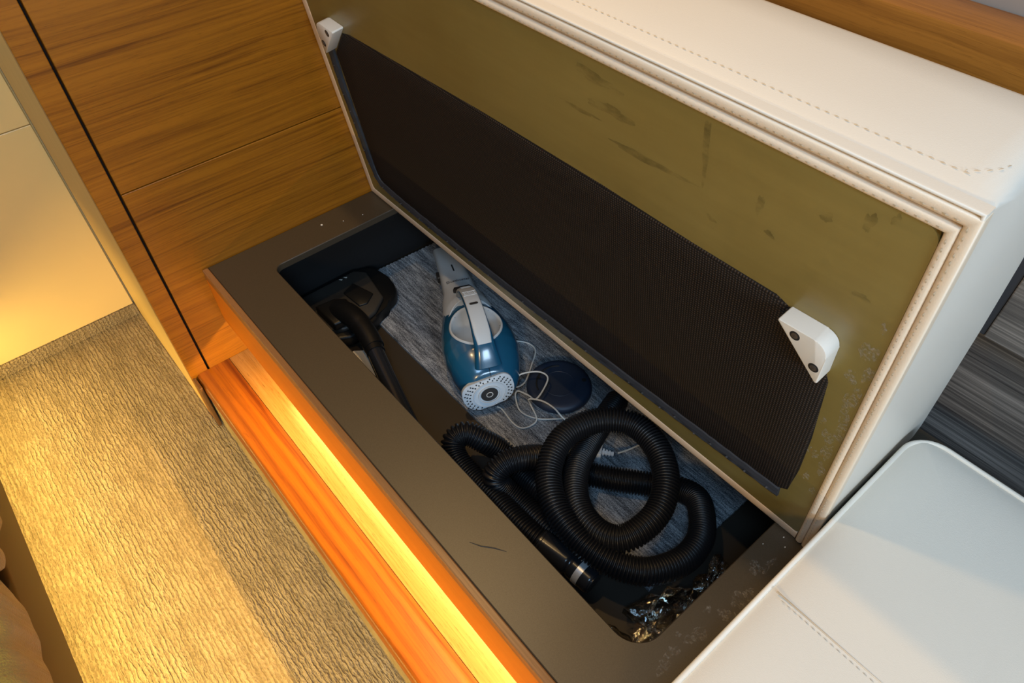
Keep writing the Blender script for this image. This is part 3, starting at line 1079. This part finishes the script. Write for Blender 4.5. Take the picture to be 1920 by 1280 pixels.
def annulus(r0, r1, h0, h1):
    a, b = circ(r0), circ(r1)
    return rings([[vf(x, y, h0) for x, y in a], [vf(x, y, h1) for x, y in a], [vf(x, y, h1) for x, y in b], [vf(x, y, h0) for x, y in b], [vf(x, y, h0) for x, y in a]], cap=False)


link('ring', annulus(.0300, .0285, .0015, .0040), M['vac_vent'], vp, True, auto=40)
link('ring', annulus(.0205, .0185, .0015, .0052), M['vac_vent'], vp, True, auto=40)
link('button', prism(circ(.0155), vf, .0015, .0040, .0006, 1), M['vac_dark'], vp, True, auto=40)['label'] = 'dark round button with a pale ring mark'
link('mark', annulus(.0062, .0050, .0038, .0046), M['vac_white'], vp)['label'] = 'pale ring mark'
hb = None
holes = bmesh.new()
for k, (rad, cnt) in enumerate(((.0345, 26), (.0395, 30), (.0440, 34))):
    for i in range(cnt):
        a = 2 * math.pi * (i + .5 * (k % 2)) / cnt
        x, y = rad * math.cos(a) * 1.03, -.002 + rad * .80 * math.sin(a)
        if abs(x) > .0440 or y > .0295 or y < -.0255: continue
        if k == 2 and y < -.016: continue
        c, s = math.cos(a), math.sin(a)
        poly = [(x + c * p - s * q, y + s * p + c * q) for p, q in ((-.0015, -.0012), (.0015, -.0012), (.0015, .0012), (-.0015, .0012))]
        grow(holes, prism(poly, vf, .0010, .0022))
o = link('vent_hole', holes, M['hole'], vp); o['kind'] = 'stuff'
# seam behind the handle
link('parting_line', tube([VP(.0195, 0, .0785), VP(.012, 0, .072), VP(.006, 0, .066)], .0004, 6), M['vac_dark'], hv)

# ---- round charging base
ch = thing('vacuum_charger', (.506, .396, FZ), 'round navy charging base standing behind the blue handheld vacuum', 'charger')
cc = (.508, .398)
rs = []
for r, z in ((.058, .0005), (.0600, .004), (.0595, .010), (.057, .0140), (.053, .0158), (.048, .0163), (.030, .0160), (.0295, .0164), (.028, .0164), (.0275, .0158), (.004, .0155)):
    rs.append([(cc[0] + r * 1.0 * math.cos(a), cc[1] + r * .98 * math.sin(a), FZ + z) for a in np.linspace(0, 2 * math.pi, 56, endpoint=False)])
link('base_dish', rings(rs), M['navy'], ch, True, auto=35)
for (x, y, r) in ((.474, .378, .0042), (.532, .437, .0042)):
    link('screw_hole', prism([(x + r * math.cos(q), y + r * math.sin(q)) for q in np.linspace(0, 2 * math.pi, 14, endpoint=False)], lambda a, b, h: (a, b, FZ + h), .0150, .0166), M['hole'], ch)
arc = [(cc[0] + .041 * math.cos(a), cc[1] + .041 * math.sin(a), FZ + .0163) for a in np.linspace(2.4, 4.4, 24)]
link('cable_channel', tube(arc, .0016, 8), M['hole'], ch)

# ---- pale charging cable in loose loops
cabA = [(.470, .283, -.176), (.478, .288, -.180), (.515, .284, -.1815), (.534, .292, -.1815), (.537, .318, -.179), (.511, .327, -.168), (.509, .325, -.152), (.53, .337, -.147), (.555, .342, -.147), (.581, .347, -.160), (.615, .372, -.175), (.632, .37, -.178), (.640, .36, -.176)]
cabB = [(.364, .41, -.180), (.388, .428, -.1815), (.411, .426, -.1815), (.434, .397, -.180), (.46, .359, -.175), (.465, .336, -.168), (.462, .327, -.160), (.457, .337, -.152), (.462, .353, -.146), (.479, .374, -.143), (.498, .378, -.143), (.51, .361, -.146), (.518, .333, -.150), (.499, .331, -.155), (.475, .327, -.163), (.478, .320, -.174), (.504, .31, -.180), (.533, .322, -.1816), (.556, .346, -.181), (.59, .39, -.181), (.63, .42, -.181), (.69, .43, -.181), (.688, .412, -.180), (.684, .392, -.178), (.679, .374, -.175)]
bm = tube(spline(cabA, .003), .0016, 8)
grow(bm, tube(spline(cabB, .003), .0016, 8))
tag(link('charging_cable', bm, M['cable'], base=(.50, .34, FZ), smooth=True), 'thin pale cable in loose loops between blue vacuum and hose', 'cable')

# ---- plug adapter
pa = thing('plug_adapter', (.655, .348, FZ), 'white plug adapter seen through the loop of black hose', 'plug')
du = Vector((.679 - .655, .372 - .354, 0)).normalized()
dv = Vector((-du.y, du.x, 0))
pc = Vector((.646, .3455, 0))
pf = lambda a, b, h: tuple(pc + du * a + dv * b + Vector((0, 0, FZ + h)))
link('casing', prism(rrect(-.022, .017, -.017, .017, .004, 4), pf, .0006, .024, .002, 2), M['adapter'], pa, True, auto=50)
for k in range(4):
    link('strain_relief', prism(rrect(.018 + k * .0052, .0212 + k * .0052, -.0052 + k * .0006, .0052 - k * .0006, .001, 3), pf, .003, .013 - k * .0008, .0006, 1), M['adapter'], pa, True, auto=50)
link('strain_relief', prism([(.0165, -.0024), (.037, -.0020), (.037, .0020), (.0165, .0024)], pf, .0055, .0102), M['adapter'], pa)

# ---- corrugated hose
hs = thing('vacuum_hose', (.70, .26, FZ), 'black corrugated vacuum hose lying in coils at the right of the box', 'hose')
HO = [(.736, .163, -.150), (.708, .156, -.146), (.672, .153, -.145), (.62, .153, -.145), (.568, .149, -.143), (.530, .150, -.134), (.511, .162, -.122), (.516, .183, -.116), (.539, .2, -.127), (.566, .218, -.148), (.609, .222, -.1635),
      (.653, .224, -.1635), (.695, .226, -.1635), (.725, .222, -.1635), (.742, .206, -.1635), (.728, .190, -.1635), (.695, .186, -.1635), (.655, .184, -.162), (.622, .176, -.148), (.606, .170, -.122), (.606, .195, -.107), (.623, .234, -.112), (.638, .272, -.145), (.678, .302, -.1635), (.719, .331, -.1635),
      (.759, .364, -.1635), (.791, .389, -.162), (.826, .393, -.152), (.857, .366, -.138), (.88, .331, -.128), (.887, .292, -.122), (.879, .254, -.117), (.862, .224, -.112), (.832, .202, -.107), (.794, .189, -.102), (.752, .187, -.097),
      (.716, .194, -.092), (.68, .215, -.087), (.656, .244, -.08), (.644, .282, -.075), (.651, .322, -.072), (.672, .353, -.07), (.703, .373, -.07), (.74, .372, -.07), (.776, .357, -.072), (.805, .331, -.075), (.823, .297, -.08),
      (.826, .263, -.085), (.818, .232, -.09), (.796, .216, -.095), (.763, .215, -.1), (.73, .227, -.106), (.699, .252, -.113), (.674, .284, -.122), (.656, .319, -.134), (.638, .36, -.146), (.621, .405, -.153), (.609, .444, -.156)]
PITCH = .0048
P = spline(HO, PITCH / 6)
ph = np.arange(len(P)) % 6
rad = np.choose(ph, [.0203, .0203, .0192, .0162, .0162, .0192])
link('corrugated_tube', tube(P, rad, 22), M['hose'], hs, True)
CP = spline([(.722, .160, -.149), (.765, .169, -.151), (.784, .173, -.152), (.820, .177, -.154)], .002)
f = np.linspace(0, 1, len(CP))
cf = link('cuff', tube(CP, np.interp(f, [0, .02, .5, .53, .56, .60, 1], [.0180, .0205, .0200, .0200, .0170, .0170, .0170]), 28), M['cuff'], hs, True, auto=50); cf['label'] = 'smooth glossy black cuff at the hose end'
i0 = int(len(CP) * .585)
link('cuff_ring', tube(CP[i0:i0 + 20], np.interp(np.arange(20), [0, 1, 18, 19], [.0182, .0194, .0194, .0182]), 28), M['cuff'], cf, True, auto=50)
i1 = int(len(CP) * .70)
link('metal_band', tube(CP[i1:i1 + 6], .0199, 28), M['chrome'], cf, True, auto=50)['label'] = 'shiny metal band round the cuff'


# ---- crumpled clear plastic bags
def crumple(c, r, seed, amp, cuts=3):
    bm = bmesh.new()
    bmesh.ops.create_icosphere(bm, subdivisions=cuts, radius=1)
    rnd = random.Random(seed)
    for v in bm.verts:
        p = v.co.copy()
        q = p * 1.3 + Vector((seed * 3.1, seed, -seed))
        k = 1.1 * (abs(mnoise.noise(q)) - .3) + .9 * (abs(mnoise.noise(q * 2.7)) - .25) + rnd.uniform(-.10, .10)
        f = 1 + amp * k
        v.co = Vector((c[0] + r[0] * p.x * f, c[1] + r[1] * p.y * f, max(c[2] + r[2] * p.z * f, FZ + .0005)))
    return bm


tag(link('plastic_bag', crumple((.918, .222, -.155), (.036, .052, .026), 2.3, .75), M['film'], base=(.918, .222, FZ)), 'crumpled clear plastic bag nearest the front corner, below the hose loop', 'bag')
tag(link('plastic_bag', crumple((.934, .318, -.158), (.022, .034, .024), 5.2, .75), M['film'], base=(.934, .318, FZ)), 'smaller clear crumpled bag by the right rim, behind the larger bag', 'bag')
fl = crumple((.900, .135, -.1795), (.050, .034, .004), 7.7, .25, 3)
tag(link('plastic_sheet', fl, M['film'], base=(.900, .135, FZ), smooth=True), 'flat clear plastic sheet in the rounded front corner of the box', 'sheet')
